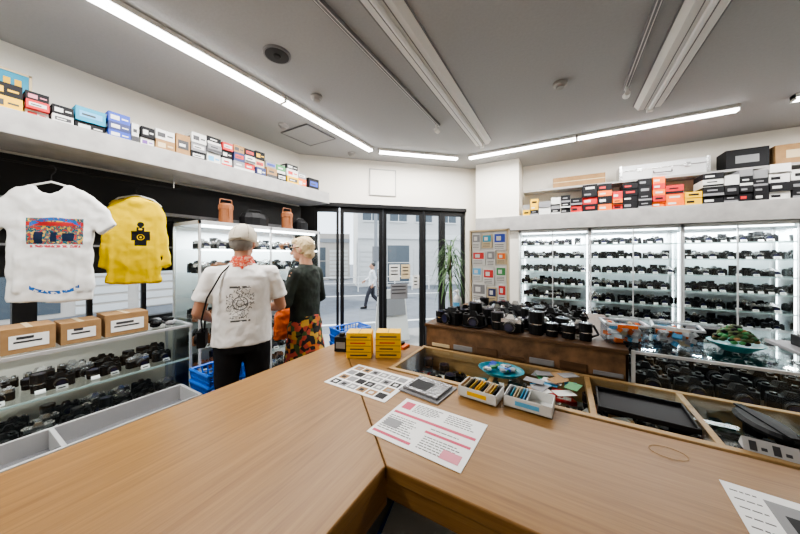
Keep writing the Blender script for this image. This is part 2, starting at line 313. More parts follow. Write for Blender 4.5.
# ------------------------------------------------------------ back wall glass cabinets
zs=[.2,.38,.56,.74,.92,1.10,1.275,1.45,1.625]
xs=[-.52,.29,1.13,1.95,2.75]
CB=mat('cabinet_back_panel',(.74,.78,.81),.5); GE=mat('glass_edge',(.55,.72,.72),.2)
for k in range(4):
    x0,x1=xs[k],xs[k+1]-.004; e=empty('display_cabinet',((x0+x1)/2,4.4,0)); P=Matrix.Translation((-(x0+x1)/2,-4.4,0))
    b=MB(); b.T=P
    for xx in (x0,x1-.014):
        for yy in (4.19,4.6): b.box(xx,xx+.014,yy,yy+.022,0,1.835,ALU)
    b.box(x0,x1,4.19,4.63,0,.1,BLK); b.box(x0,x1,4.19,4.63,1.80,1.835,ALU); b.box(x0,x1,4.622,4.632,.1,1.8,CB); b.box(x0,x1,4.19,4.212,.1,.12,ALU)
    b.box((x0+x1)/2-.005,(x0+x1)/2+.005,4.186,4.2,.12,1.8,ALU)
    b.obj('frame',e)
    b=MB(); b.T=P
    for z in zs: b.box(x0+.014,x1-.014,4.215,4.615,z,z+.008,GL)
    b.box(x0+.014,x1-.014,4.196,4.200,.12,1.8,GL); b.box(x0+.004,x0+.010,4.212,4.6,.12,1.8,GL); b.obj('glass',e)
    b=MB(); b.T=P
    for z in zs: b.box(x0+.014,x1-.014,4.211,4.214,z-.003,z+.009,GE)
    b.obj('shelf_edges',e)
    b=MB(); b.T=P; b.box(x0+.03,x1-.03,4.22,4.24,1.785,1.8,LEDC); b.box(x1-.030,x1-.018,4.215,4.225,.2,1.75,LEDC); b.box(x0+.018,x0+.026,4.60,4.61,.2,1.75,LEDC); b.obj('led_strip',e)
    b=MB(); b.T=P
    for zi,z in enumerate(zs):
        x=x0+.07
        while x<x1-.065:
            st=random.choice([0,0,0,1,0,2,0,0,0,1]); s=random.uniform(.80,1.0); r=R(random.uniform(-12,12))
            if random.random()<.28:
                lensobj(b,TR(x,4.32,z+.009)); x+=.070
            else:
                cam(b,TR(x,4.33,z+.009,r,s),st); x+=random.uniform(.115,.13)
        x=x0+.07
        while x<x1-.065:
            if random.random()<.6: lensobj(b,TR(x,4.44,z+.009),False); x+=random.uniform(.075,.10)
            else: cam(b,TR(x,4.48,z+.009,0,1.0),random.choice([0,0,1]),False); x+=random.uniform(.12,.14)
    b.obj('cameras',e)
    area('cabinet_light',(0,.14,1.77),x1-x0-.1,.03,20,(.92,.97,1),parent=e)
    area('cabinet_light',(0,-.15,1.77),x1-x0-.1,.03,7,(.92,.97,1),parent=e)
# ------------------------------------------------------------ tall cabinet on left
e=empty('display_cabinet',(-2.73,1.76,0)); P=Matrix.Translation((2.73,-1.76,0))
b=MB(); b.T=P
for xx in (-2.96,-2.515):
    for yy in (1.12,1.75,2.385): b.box(xx,xx+.015,yy,yy+.015,0,1.78,ALU)
b.box(-2.96,-2.5,1.12,2.40,0,.3,LGREY); b.box(-2.96,-2.5,1.12,2.40,1.75,1.78,ALU); b.box(-2.96,-2.95,1.14,2.38,.3,1.75,CB); b.obj('frame',e)
b=MB(); b.T=P
for z in (.52,.74,.94,1.14,1.34,1.54): b.box(-2.94,-2.53,1.14,2.38,z,z+.008,GL)
b.box(-2.512,-2.506,1.14,2.38,.3,1.75,GL); b.box(-2.94,-2.52,1.128,1.133,.3,1.75,GL); b.obj('glass',e)
b=MB(); b.T=P
for z in (.3,.52,.74,.94,1.14,1.34,1.54):
    b.box(-2.53,-2.524,1.14,2.38,z-.003,z+.009,LEDC if z>1.5 else WC)
    y=1.20
    while y<2.33:
        cam(b,TR(-2.64,y,z+.009,R(90+random.uniform(-15,15)),random.uniform(.85,1.05)),random.choice([1,2,3,0,1,0]))
        if random.random()<.9: (lensobj(b,TR(-2.78,y+.03,z+.009,R(90))) if random.random()<.5 else cam(b,TR(-2.80,y+.04,z+.009,R(90),1.1),random.choice([0,3,1]),False))
        y+=random.uniform(.12,.145)
b.obj('cameras',e)
b=MB(); b.T=P; b.box(-2.56,-2.54,1.16,2.36,1.73,1.75,LEDC); b.obj('led_strip',e)
area('cabinet_light',(-.05,0,1.72),.03,1.2,24,(.95,.98,1),parent=e)
for (y,x,h) in ((1.42,-2.68,.19),(2.08,-2.68,.2)):
    b=MB(); b.T=TR(x,y,1.781); b.loft([(0,0,0,.055,.05),(0,0,.01,.062,.055),(0,0,h*.7,.06,.055),(0,0,h*.72,.066,.06),(0,0,h*.9,.066,.06),(0,0,h,.05,.045)],LEA)
    b.box(.055,.07,-.012,.012,h*.35,h*.8,LEA); b.tube([(0,-.06,h*.7),(0,-.05,h*1.2),(0,.05,h*1.2),(0,.06,h*.7)],.005,LEA); b.obj('leather_lens_case',smooth=False)
b=MB(); b.T=TR(-2.72,1.72,1.781); b.loft([(0,0,0,.09,.14),(0,0,.09,.1,.15),(0,0,.14,.07,.12)],BLKM,12); b.tube([(0,-.1,.1),(0,-.06,.17),(0,.06,.17),(0,.1,.1)],.008,BLK); b.obj('camera_bag',bevel=.01)
b=MB(); b.T=TR(-2.72,2.3,1.781); b.loft([(0,0,0,.07,.09),(0,0,.1,.075,.09),(0,0,.13,.05,.06)],BLKM,12); b.tube([(0,-.07,.1),(0,-.04,.15),(0,.04,.15),(0,.07,.1)],.008,BLK); b.obj('camera_bag')
# ------------------------------------------------------------ low glass display case left
e=empty('glass_display_case',(-2.78,.0,0)); P=Matrix.Translation((2.78,0,0))
b=MB(); b.T=P
for yy in (-1.3,-.1,1.08):
    for xx in (-3.0,-2.57): b.box(xx,xx+.015,yy,yy+.015,.42,.95,ALU)
b.box(-2.565,-2.548,-1.3,1.10,.935,.952,ALU); b.box(-3.0,-2.975,-1.3,1.10,.93,.952,ALU); b.box(-3.0,-2.55,1.08,1.10,.935,.952,ALU)
b.box(-3.0,-2.55,-1.3,1.10,.0,.42,BLK); b.obj('frame',e)
b=MB(); b.T=P; b.box(-2.99,-2.56,-1.29,1.09,.945,.951,GL); b.box(-2.556,-2.551,-1.29,1.09,.42,.93,GL); b.box(-2.98,-2.57,-1.29,1.08,.68,.688,GL); b.box(-2.98,-2.57,1.09,1.095,.42,.93,GL); b.obj('glass',e)
b=MB(); b.T=P
b.box(-2.568,-2.564,-1.29,1.08,.676,.688,GE); b.box(-2.98,-2.57,-1.28,1.07,.421,.424,mat('dark_felt',(.05,.05,.055),.95))
for z in (.425,.69):
    for xo in (-2.685,-2.80,-2.92):
        y=-1.2
        while y<1.02:
            if random.random()<.25: lensobj(b,TR(xo,y,z,R(90)),xo>-2.7); y+=.08
            else: cam(b,TR(xo,y,z,R(90+random.uniform(-12,12)),random.uniform(.85,1.0)),random.choice([0,0,0,1,2]),xo>-2.81); y+=random.uniform(.125,.15)
b.obj('cameras',e)
area('case_light',(.17,0,.92),.02,2.2,2.5,(.88,.95,1),parent=e)
b=MB(); b.box(-2.545,-2.22,-1.3,1.02,0,.40,GREY)
b.box(-2.545,-2.525,-1.3,1.02,.40,.51,LGREY); b.box(-2.24,-2.22,-1.3,1.02,.40,.51,LGREY)
for y in (-1.3,-.75,-.2,.37,1.0): b.box(-2.525,-2.24,y,y+.02,.40,.51,LGREY)
b.box(-2.525,-2.24,-1.28,1.0,.40,.405,FELT); b.obj('tray_cabinet',bevel=.003)
for i,(y0,y1,h) in enumerate(((.22,.41,.14),(.43,.60,.13),(.62,.84,.145))):
    b=MB(); b.box(-2.80,-2.61,y0,y1,.953,.953+h,CARD); b.box(-2.61,-2.608,y0+.025,y1-.025,.98,.953+h-.04,TAG); b.box(-2.608,-2.607,y0+.04,y1-.05,1.01,1.02,INK); b.box(-2.608,-2.607,y0+.05,y1-.08,1.03,1.045,INK)
    b.box(-2.80,-2.609,(y0+y1)/2-.012,(y0+y1)/2+.012,.953+h,.954+h,CRM); b.obj('cardboard_box',bevel=.003)
b=MB(); 
for i in range(12): b.ell((-2.68+random.uniform(-.05,.05),.95+random.uniform(-.06,.06),.973+random.uniform(0,.03)),(.03,.035,.02),BLKM if i%3 else GC,8,6)
b.obj('lens_cap_pile')
# ------------------------------------------------------------ shirts on hangers
def shirt(name,outl,material,T,neck,folds,thick=.035,hood=None):
    e=empty(name); e.matrix_world=T
    pts=outl+[(-x,z) for x,z in outl[::-1] if abs(x)>1e-4]
    b=MB(); n=len(pts)
    b.add([(x,-thick/2,z) for x,z in pts]+[(x,thick/2,z) for x,z in pts],[tuple(range(n)),tuple(range(n,2*n))[::-1]]+[((i+1)%n,i,n+i,n+(i+1)%n) for i in range(n)],material)
    if hood: b.ell((0,.01,hood),(.10,.04,.05),material)
    for (x0,z0,x1,z1,r) in ((-.13,.22,-.15,-.30,.016),(.12,.2,.14,-.30,.016),(-.04,.12,-.05,-.31,.010),(.07,-.02,.08,-.31,.012)):
        b.cyl((x0,-thick*.35,z0),(x1,-thick*.35,z1),r*.4,r*1.3,material,10)
    b.obj('shirt_body',e,remesh=.009,sm=4,disp=folds)
    b=MB(); zt=neck; b.tube([(-.15,0,zt-.05),(-.1,0,zt+.0),(0,0,zt+.03),(.1,0,zt),(.15,0,zt-.05)],.006,WC,8)
    b.tube([(0,0,zt+.03),(0,0,zt+.07),(.018,0,zt+.09),(.022,0,zt+.11),(.012,0,zt+.13),(-.006,0,zt+.132),(-.016,0,zt+.12)],.0025,BLK,6); b.obj('hanger',e)
    return e
wt=layered('white_tshirt_print',(.80,.80,.79),[
 (lambda x,y,z,n:bx(x,z,0.03,.07,.135,.08),(.02,.16,.20)),
 (lambda x,y,z,n:bx(x,z,0.03,.07,.135,.08)*(n>.56),(.6,.36,.06)),
 (lambda x,y,z,n:bx(x,z,0.03,.07,.135,.08)*(n<.43),(.42,.04,.03)),
 (lambda x,y,z,n:bx(x,z,0.03,.07,.13,.075)*(abs(n-.5)<.018),(.01,.03,.06)),
 (lambda x,y,z,n:bx(x,z,0.03,.115,.135,.012),(.45,.03,.03)),
 (lambda x,y,z,n:bx(x,z,-.05,.03,.02,.035)|bx(x,z,.02,.035,.015,.03)|bx(x,z,.09,.035,.03,.025),(.01,.02,.05)),
 (lambda x,y,z,n:ring(x,z,0.03,-.08,.215,.235)*(abs(x-.03)<.12)*(n>.44),(.02,.12,.42)),
 (lambda x,y,z,n:bx(x,z,0.03,-.022,.12,.008)*(n>.47),(.6,.08,.1))],ns=60)
YS=(.80,.56,.0)
ye=layered('yellow_sweatshirt_print',YS,[
 (lambda x,y,z,n:bx(x,z,0.03,.05,.055,.035)|bx(x,z,.03,.095,.022,.02)|bx(x,z,.03,0,.035,.025)|ring(x,z,.03,.135,.0,.02),(.012,.012,.015)),
 (lambda x,y,z,n:ring(x,z,.03,.04,.018,.022)|ring(x,z,.03,.04,0,.007)|bx(x,z,.03,.10,.01,.006),YS)])
shirt('white_tshirt',[(0,.30),(.05,.315),(.085,.36),(.16,.335),(.28,.21),(.325,.12),(.24,.055),(.20,.12),(.20,-.1),(.205,-.36),(.1,-.365),(0,-.37)],wt,TR(-2.72,.41,1.575,R(47)),.345,(.025,.10))
shirt('yellow_sweatshirt',[(0,.29),(.05,.30),(.08,.33),(.13,.31),(.175,.22),(.21,-.18),(.17,-.20),(.14,.10),(.14,-.31),(0,-.315)],ye,TR(-2.80,.83,1.595,R(57)),.33,(.025,.09),hood=.30)
b=MB(); b.cyl((-2.76,-.9,2.045),(-2.76,1.1,2.045),.006,.006,BLK,8)
for y in (-.7,1.05): b.cyl((-2.76,y,2.045),(-2.76,y,2.16),.005,.005,SIL,8)
b.obj('clothes_rail')
# ------------------------------------------------------------ L-shaped desk
e=empty('service_desk',(0,0,0))
b=MB(); b.prism([(-1.34,-1.3),(-.437,-1.3),(-.437,.668),(-1.34,1.498)],.86,.90,WY); b.obj('top_left',e,bevel=.004)
b=MB(); b.prism([(-.435,.67),(2.6,.67),(2.6,1.24),(-.80,1.24),(-.80,1.66),(-1.34,1.66),(-1.34,1.502)],.86,.90,WX); b.obj('top_right',e,bevel=.004)
b=MB(); b.box(-1.32,-1.29,-1.3,1.64,0,.86,WY); b.box(-1.29,-.82,1.61,1.64,0,.86,WX); b.box(-.45,-.44,-1.3,.68,.78,.86,WY); b.box(-.44,2.6,.68,.70,.80,.86,WX)
b.box(-1.29,-.5,-1.3,1.2,.60,.62,LGREY); b.box(-.5,2.6,.72,1.22,.60,.62,LGREY); b.box(-.82,2.6,1.22,1.235,0,.86,WX); b.box(-1.29,-.5,-1.3,1.2,.04,.06,GREY); b.box(-.5,2.6,.72,1.22,.04,.06,GREY)
for yy in (-.6,.1): b.box(-1.28,-.48,yy,yy+.02,0,.86,LGREY)
for xx in (.3,1.1): b.box(xx,xx+.02,.72,1.22,0,.86,LGREY)
b.obj('body',e)
b=MB(); b.cbox((-.36,.83,.632),(.30,.22,.02),BASK,R(8)); b.cbox((-.36,.825,.647),(.28,.2,.008),PAPER,R(12)); b.cbox((-.04,.87,.635),(.2,.28,.025),GC,R(-5)); b.cbox((-.04,.85,.65),(.2,.26,.004),PAPER,R(6)); b.obj('document_folders')
b=MB(); b.cbox((-.64,.55,.641),(.2,.26,.04),WC,R(5)); b.cbox((-.64,.52,.664),(.19,.25,.004),PAPER,R(-5)); b.obj('paper_stack')
# ------------------------------------------------------------ low wooden framed glass case
e=empty('wooden_showcase',(0,0,0))
cr=[-.785,-.30,.10,.43,.95,1.5,2.1,2.58]
b=MB(); b.box(-.795,2.6,1.245,1.272,.86,.905,WF); b.box(-.795,2.6,1.648,1.675,.86,.905,WF)
for x in cr: b.box(x-.010,x+.012,1.272,1.648,.86,.904,WF)
b.box(-.795,2.6,1.245,1.675,.0,.76,WD); b.box(-.795,-.785,1.245,1.675,.76,.86,WF); b.box(-.795,2.6,1.665,1.675,.76,.86,WF); b.box(-.795,2.6,1.245,1.255,.76,.86,WF)
b.box(-.785,2.6,1.256,1.664,.76,.765,mat('case_liner',(.24,.24,.235),.8)); b.obj('frame',e,bevel=.002)
b=MB(); b.box(-.78,2.6,1.27,1.65,.897,.901,GL); b.obj('glass',e)
b=MB(); x=-.73
while x<2.5:
    for y in (1.34,1.43,1.52,1.61):
        q=random.random()
        if q<.5: cam(b,TR(x,y,.766,R(random.uniform(-40,40)),.85),random.choice([0,1,0,2]))
        elif q<.65: lensobj(b,TR(x,y,.766,0,.9))
        else: b.cbox((x,y,.777),(.09,.06,.022),random.choice([WC,RED,GC,YEL,BC,TEAL,GC,CARD,BC]),R(random.uniform(-30,30))); b.cbox((x,y,.790),(.06,.03,.004),TAG,R(random.uniform(-30,30)))
    x+=.105
b.obj('cameras',e)
# ------------------------------------------------------------ raised camera counter
e=empty('camera_counter',(0,0,0))
b=MB(); b.box(-.79,.27,1.68,2.60,1.03,1.05,WD); b.box(-.79,.27,1.70,1.72,.0,1.03,WD); b.box(-.79,-.77,1.70,2.60,0,1.03,WD); b.box(.25,.27,1.7,2.6,0,1.03,WD); b.box(-.79,.27,2.58,2.6,0,1.03,WD)
b.box(-.78,.26,1.692,1.70,.90,1.03,mat('counter_front',(.16,.085,.04),.6,var=.45,bscale=18))
for i in range(7): b.box(-.74+i*.145,-.62+i*.145,1.686,1.692,.908,.93+.01*(i%3),random.choice([CARD,GC,CRM,WD,GC]))
b.obj('body',e,bevel=.003)
e2=empty('glass_counter',(0,0,0))
b=MB(); b.box(.28,2.6,1.69,2.60,0,.84,BLK)
for x in (.28,.86,1.44,2.0,2.585):
    b.box(x,x+.014,1.69,1.705,.84,1.05,ALU); b.box(x,x+.014,2.585,2.6,.84,1.05,ALU)
b.box(.28,2.6,1.685,1.697,1.038,1.05,ALU); b.box(.28,2.6,2.585,2.6,1.035,1.05,ALU); b.obj('frame',e2)
b=MB(); b.box(.29,2.6,1.697,2.6,1.044,1.050,GL); b.box(.29,2.6,1.692,1.697,.84,1.035,GL); b.obj('glass',e2)
b=MB()
for y in (1.82,1.95,2.10,2.26,2.42):
    x=.38
    while x<2.5: cam(b,TR(x,y,.841,R(random.uniform(-10,10)),1.0),random.choice([0,0,1,0,0])); x+=random.uniform(.14,.165)
b.obj('cameras',e2)
area('counter_light',(1.4,1.74,1.03),2.2,.02,2,(.95,.98,1),parent=e2)
b=MB()
for y,o in ((1.77,0),(1.875,.05),(1.98,.02),(2.085,.06),(2.19,.03),(2.30,.06)):
    x=-.71+o
    while x<.12:
        if y>2.02 and x<-.64: x+=.1; continue
        s=random.uniform(.9,1.15); r=R(random.uniform(-35,30))
        if random.random()<.42: lensobj(b,TR(x,y,1.051,0,random.uniform(.9,1.25)),False); x+=.078
        else:
            cam(b,TR(x,y,1.051,r,s),random.choice([0,0,0,2,0,0,1]),random.random()<.12)
            if random.random()<.5: b.tube([(x-.07,y,1.11),(x-.09,y-.03,1.058),(x-.03,y-.07,1.058),(x+.05,y-.065,1.058),(x+.09,y-.03,1.07),(x+.07,y,1.11)],.006,BLKM,6)
            x+=random.uniform(.13,.15)
b.obj('display_cameras')
b=MB(); b.cyl((-.72,2.14,1.051),(-.72,2.14,1.16),.03,.03,mat('clear_plastic_white',(.75,.78,.82),.3),14); b.cyl((-.72,2.14,1.16),(-.72,2.14,1.185),.03,.012,WC,14); b.cyl((-.72,2.14,1.185),(-.72,2.14,1.215),.008,.008,WC,8); b.box(-.73,-.71,2.09,2.15,1.212,1.225,WC); b.box(-.745,-.695,2.108,2.11,1.08,1.13,SKYB); b.obj('sanitizer_bottle')
b=MB(); b.T=TR(-.56,2.48,1.051,R(-6)); b.box(-.16,.16,.02,.035,0,.66,WC); b.box(-.17,-.155,0,.04,0,.67,CRM); b.box(.155,.17,0,.04,0,.67,CRM); b.box(-.17,.17,0,.04,.655,.67,CRM); b.box(-.17,.17,-.04,.06,0,.012,CRM)
for (x0,x1,z0,z1,pp,pc) in ((-.15,-.07,.50,.64,WC,GC),(-.06,.03,.51,.63,CRM,TEAL),(.04,.15,.49,.64,WC,BLU),(-.15,-.03,.36,.48,WC,RED),(-.02,.06,.35,.49,WC,GC),(.07,.15,.37,.47,CRM,ORG),
   (-.15,-.06,.22,.34,WC,SKYB),(-.05,.05,.19,.33,WC,RED),(.06,.15,.22,.35,WC,GRN),(-.15,-.02,.03,.20,WC,GC),(-.01,.07,.03,.17,CRM,NAVY),(.08,.15,.04,.20,WC,RED)):
    b.box(x0,x1,.010,.019,z0,z1,pp); w=x1-x0; h=z1-z0; b.box(x0+w*.1,x1-w*.1,.0085,.010,z0+h*.45,z1-h*.08,pc); b.box(x0+w*.25,x1-w*.4,.008,.0085,z0+h*.55,z1-h*.2,WC)
    for i in range(3): b.box(x0+w*.12,x1-w*.2,.0085,.010,z0+h*(.1+.1*i),z0+h*(.13+.1*i),INK)
b.obj('postcard_rack')
PLA=glass('translucent_plastic',(.86,.89,.92),.8,.4); 
for x,y,rz,lid in ((.27,1.84,5,ORG),(.48,1.88,-8,WC)):
    b=MB(); b.T=TR(x,y,1.052,R(rz)); 
    b.box(-.085,.085,-.07,-.067,0,.095,PLA); b.box(-.085,.085,.067,.07,0,.095,PLA); b.box(-.085,-.082,-.07,.07,0,.095,PLA); b.box(.082,.085,-.07,.07,0,.095,PLA); b.box(-.085,.085,-.07,.07,0,.003,PLA)
    b.box(-.092,.092,-.077,-.067,.092,.102,mat('frosted_rim',(.50,.55,.60),.3)); b.box(-.092,.092,.067,.077,.092,.102,MATS['frosted_rim']); b.box(-.092,-.082,-.077,.077,.092,.102,MATS['frosted_rim']); b.box(.082,.092,-.077,.077,.092,.102,MATS['frosted_rim']); b.box(-.04,.04,-.08,-.07,.085,.10,lid)
    for i in range(60): b.cbox((random.uniform(-.065,.065),random.uniform(-.05,.05),random.uniform(.015,.085)),(.035,.02,.02),random.choice([WC,ORG,CRM,GC,WC,WC,SKYB]),random.uniform(0,3),random.uniform(0,1))
    b.obj('plastic_storage_box')
b=MB(); b.T=TR(.70,1.93,1.052,0,.95); b.loft([(0,0,0,.05,.05),(0,0,.01,.06,.06),(0,0,.035,.095,.095),(0,0,.04,.1,.1),(0,0,.037,.09,.09),(0,0,.025,.07,.07)],mat('teal_ceramic',(.02,.30,.33),.3),24)
MOSS=mat('olive_pouch',(.08,.12,.045),.8,var=.3)
for i in range(90):
    q=random.uniform(0,1); a=random.uniform(0,6.28); rr=.075*(1-q)**.6; b.ell((rr*math.cos(a),rr*math.sin(a),.045+q*.075),(.014,.011,.009),random.choice([MOSS,MOSS,GRN,BC,CARD]),8,6)
b.obj('bowl_of_trinkets',smooth=True)
b=MB(); b.box(.62,.80,2.2,2.3,1.052,1.09,BC); b.box(.9,1.2,1.95,2.2,1.052,1.07,GC); b.box(.95,1.1,2.0,2.12,1.07,1.12,BC); b.box(1.3,1.5,1.9,2.1,1.052,1.10,WC); b.obj('counter_boxes',bevel=.003)
# ------------------------------------------------------------ items on the desk
def flat(name,x0,x1,y0,y1,z,rz=0):
    b=MB(); cx,cy=(x0+x1)/2,(y0+y1)/2; b.T=TR(cx,cy,z,R(rz)); b.w=(x1-x0)/2; b.h=(y1-y0)/2; b.box(-b.w,b.w,-b.h,b.h,0,.0015,PAPER); return b
b=flat('',-.97,-.62,.955,1.205,.9008,-2)
for r in range(4):
    for c in range(6):
        x=-b.w+.018+c*.053; y=-b.h+.016+r*.057; b.box(x,x+.045,y,y+.043,.0015,.002,random.choice([GC,BC,GC,GC,BC,CARD])); b.box(x+.012,x+.033,y+.01,y+.03,.002,.0024,random.choice([BC,WC,GC,BC]))
b.obj('photo_contact_sheet')
b=flat('',-.57,-.235,.755,1.015,.9008,-3)
b.box(-b.w+.01,b.w-.01,.02,.034,.0015,.002,MAG); b.box(-b.w+.01,-.01,-.112,-.10,.0015,.002,MAG); b.box(0,b.w-.01,-.028,-.016,.0015,.002,MAG)
b.box(-.15,-.11,.06,.11,.0015,.002,MAG); 
def txt(b,x0,x1,y):
    x=x0
    while x<x1:
        w=random.uniform(.006,.02); b.box(x,min(x+w,x1),y-.0018,y+.0018,.0015,.002,INK); x+=w+.003
for x0,x1,ys in ((-.1,.01,[.11,.1,.09,.08,.07,.06]),(.03,.14,[.11,.098,.086,.074,.062]),(-.155,-.02,[0,-.012,-.024,-.036,-.048,-.06,-.072,-.084]),(.01,.15,[0,-.045,-.057,-.069,-.081,-.093,-.105])):
    for y in ys: txt(b,x0,x1-random.uniform(0,.04),y)
b.box(-.15,-.09,-.065,-.02,.002,.0024,GC); b.box(.09,.15,-.11,-.07,.002,.0024,PNK); b.obj('price_leaflet')
b=flat('',.35,.72,.80,1.06,.9008,-4)
b.box(-.12,.15,-.10,.10,.0015,.002,GC); b.box(-.10,-.01,-.08,.06,.002,.0024,BC); b.box(.01,.12,-.05,.05,.002,.0024,BC); b.ell((.065,0,.0024),(.03,.03,.0006),GC,16,6); b.ell((-.055,-.01,.0024),(.035,.035,.0006),WC,16,6)
for i in range(6): txt(b,-b.w+.01,-b.w+.055,.1-i*.03)
b.obj('leaflet')
b=MB(); b.tube([(.275+.045*math.cos(t*math.pi/12),1.14+.03*math.sin(t*math.pi/12),.9022) for t in range(25)],.0008,CARD,5); b.obj('rubber_band')
for x,y,rz in ((-1.05,1.33,28),(-.905,1.42,28)):
    b=MB(); b.T=TR(x,y,.9005,R(rz)); b.box(-.073,.073,-.05,.05,0,.145,YEL); 
    for k in (.035,.07,.105): b.box(-.073,.073,-.0508,-.05,k-.0015,k+.0015,INK)
    b.box(-.05,.05,-.0512,-.05,.012,.020,INK); b.box(-.05,.03,-.0512,-.05,.048,.055,INK); b.box(-.05,.04,-.0512,-.05,.083,.09,RED); b.box(-.05,.05,-.0512,-.05,.118,.126,INK); b.box(-.002,.002,-.05,.05,.145,.1455,INK); b.obj('film_carton',bevel=.002)
b=MB(); b.T=TR(-1.20,1.34,.9005,R(20)); b.box(-.04,.04,-.03,.03,0,.09,BC); b.box(-.03,.03,-.031,-.03,.02,.06,GC); b.cyl((0,0,.09),(0,0,.11),.02,.018,BLKM,12); b.obj('ink_bottle_box',bevel=.003)
b=MB(); b.T=TR(-.52,1.14,.9005,R(-8)); b.box(-.1,.1,-.085,.085,0,.006,GC); b.box(-.085,.085,-.07,.07,.006,.018,mat('silver_pouch',(.22,.22,.23),.25,.6,bump=.5,bscale=60)); b.box(-.07,.02,-.05,.03,.018,.019,BC); b.obj('film_negative_packet',bevel=.003)
def openbox(name,x,y,w,d,h,rz,stuff,fill=1):
    b=MB(); b.T=TR(x,y,.906,R(rz)); t=.003
    b.box(-w,w,-d,-d+t,0,h,WC); b.box(-w,w,d-t,d,0,h,WC); b.box(-w,-w+t,-d,d,0,h,WC); b.box(w-t,w,-d,d,0,h,WC); b.box(-w,w,-d,d,0,t,WC); n=int(w*2*fill/.012)
    for i in range(n):
        xx=-w+.008+i*.012; b.cbox((xx,0,h*.55),(.002,2*d-.012,h*.95+random.uniform(0,.01)),random.choice(stuff),0,0,.2)
    b.box(-w*.5,w*.5,-d-.0015,-d,h*.3,h*.7,stuff[0]); b.obj(name)
openbox('card_box',-.30,1.20,.08,.055,.04,-6,[YEL,CARD,YEL,CARD,BC,CRM]); openbox('card_box',-.115,1.215,.085,.055,.04,-4,[SKYB,CRM,WC,GC,PAPER,TEAL],.5)
b=MB(); b.T=TR(-.27,1.47,.906); b.loft([(0,0,0,.07,.06),(0,0,.004,.085,.07),(0,0,.022,.105,.085),(0,0,.024,.11,.09),(0,0,.012,.09,.07)],mat('teal_plastic',(.01,.25,.33),.35),24)
for i in range(20): b.cbox((random.uniform(-.06,.06),random.uniform(-.05,.05),.022+random.uniform(0,.012)),(.03,.02,.01),random.choice([WC,SKYB,GC,BLU,GRN]),random.uniform(0,3))
b.obj('trinket_dish')
b=MB()
for i in range(20): b.cbox((random.uniform(-.12,.05),random.uniform(1.34,1.55),.908+i*.0016),(.08,.05,.0015),random.choice([WC,SKYB,CRM,GC,GRN,WC,GC,CARD,RED]),random.uniform(0,3))
b.obj('scattered_postcards')
b=MB(); b.T=TR(.26,1.40,.906,R(-2)); b.box(-.14,.14,-.10,.10,0,.004,BC)
for a in ((-.14,.14,-.1,-.092),(-.14,.14,.092,.1),(-.14,-.132,-.1,.1),(.132,.14,-.1,.1)): b.box(*a,0,.018,BLKM)
b.obj('black_tray',bevel=.003)
for x,y,rz in ((.60,1.47,12),(.74,1.42,-20)):
    b=MB(); b.T=TR(x,y,.906,R(rz)); b.loft([(0,0,0,.05,.10),(0,0,.012,.055,.105),(0,0,.022,.045,.095)],BLKM,16); b.box(-.012,.012,-.11,.11,.020,.026,BC); b.obj('camera_pouch',smooth=False)
b=MB(); b.T=TR(.535,1.285,.906,R(-6)); b.add([(-.055,-.022,0),(.055,-.022,0),(.055,0,.032),(-.055,0,.032),(.055,.022,0),(-.055,.022,0)],[(0,1,2,3),(3,2,4,5),(0,3,5),(1,4,2)],LGREY)
for i in range(4):
    x=-.042+i*.023; b.add([(x,-.0205,.004),(x+.015,-.0205,.004),(x+.015,-.0055,.026),(x,-.0055,.026)],[(0,1,2,3)],INK) if i%2==0 else b.add([(x,-.018,.008),(x+.012,-.018,.008),(x+.012,-.013,.015),(x,-.013,.015)],[(0,1,2,3)],INK)
b.obj('price_sign')
b=MB(); b.T=TR(-.93,1.58,.9005); b.box(-.06,.06,-.04,.04,0,.015,ORG); b.box(-.05,.03,-.03,.03,.015,.03,BC); b.obj('small_case')
# ------------------------------------------------------------ blue baskets
def basket(x,y,z,rz,n=3):
    b=MB()
    for k in range(n):
        b.T=TR(x,y,z+k*.085,R(rz)); w,d,h=.2,.14,.2
        for sx,sy,ax in ((1,0,0),(-1,0,0),(0,1,1),(0,-1,1)):
            for i in range(11):
                u=-1+2*i/10
                if ax==0: p0=(sx*w*.85,u*d*.85,0);p1=(sx*w,u*d,h)
                else: p0=(u*w*.85,sy*d*.85,0);p1=(u*w,sy*d,h)
                b.cyl(p0,p1,.006,.006,BASK,6)
            for j in range(5):
                f=j/4; a=.85+.15*f; 
                if ax==0: b.cyl((sx*w*a,-d*a,h*f),(sx*w*a,d*a,h*f),.005 if j<4 else .011,.005 if j<4 else .011,BASK,6)
                else: b.cyl((-w*a,sy*d*a,h*f),(w*a,sy*d*a,h*f),.005 if j<4 else .011,.005 if j<4 else .011,BASK,6)
        b.box(-w*.85,w*.85,-d*.85,d*.85,-.004,.004,BASK)
    return b.obj('shopping_basket')
b=MB(); b.box(-2.49,-2.22,1.06,1.42,0,.02,BLK)
for x in(-2.48,-2.23):
    for y in (1.08,1.40): b.cyl((x,y,0),(x,y,.32),.01,.01,BLK,8)
b.box(-2.49,-2.22,1.06,1.42,.31,.325,BLK); b.obj('basket_stand')
basket(-2.34,1.25,.335,90,2)
basket(-2.22,2.62,.005,70,6)
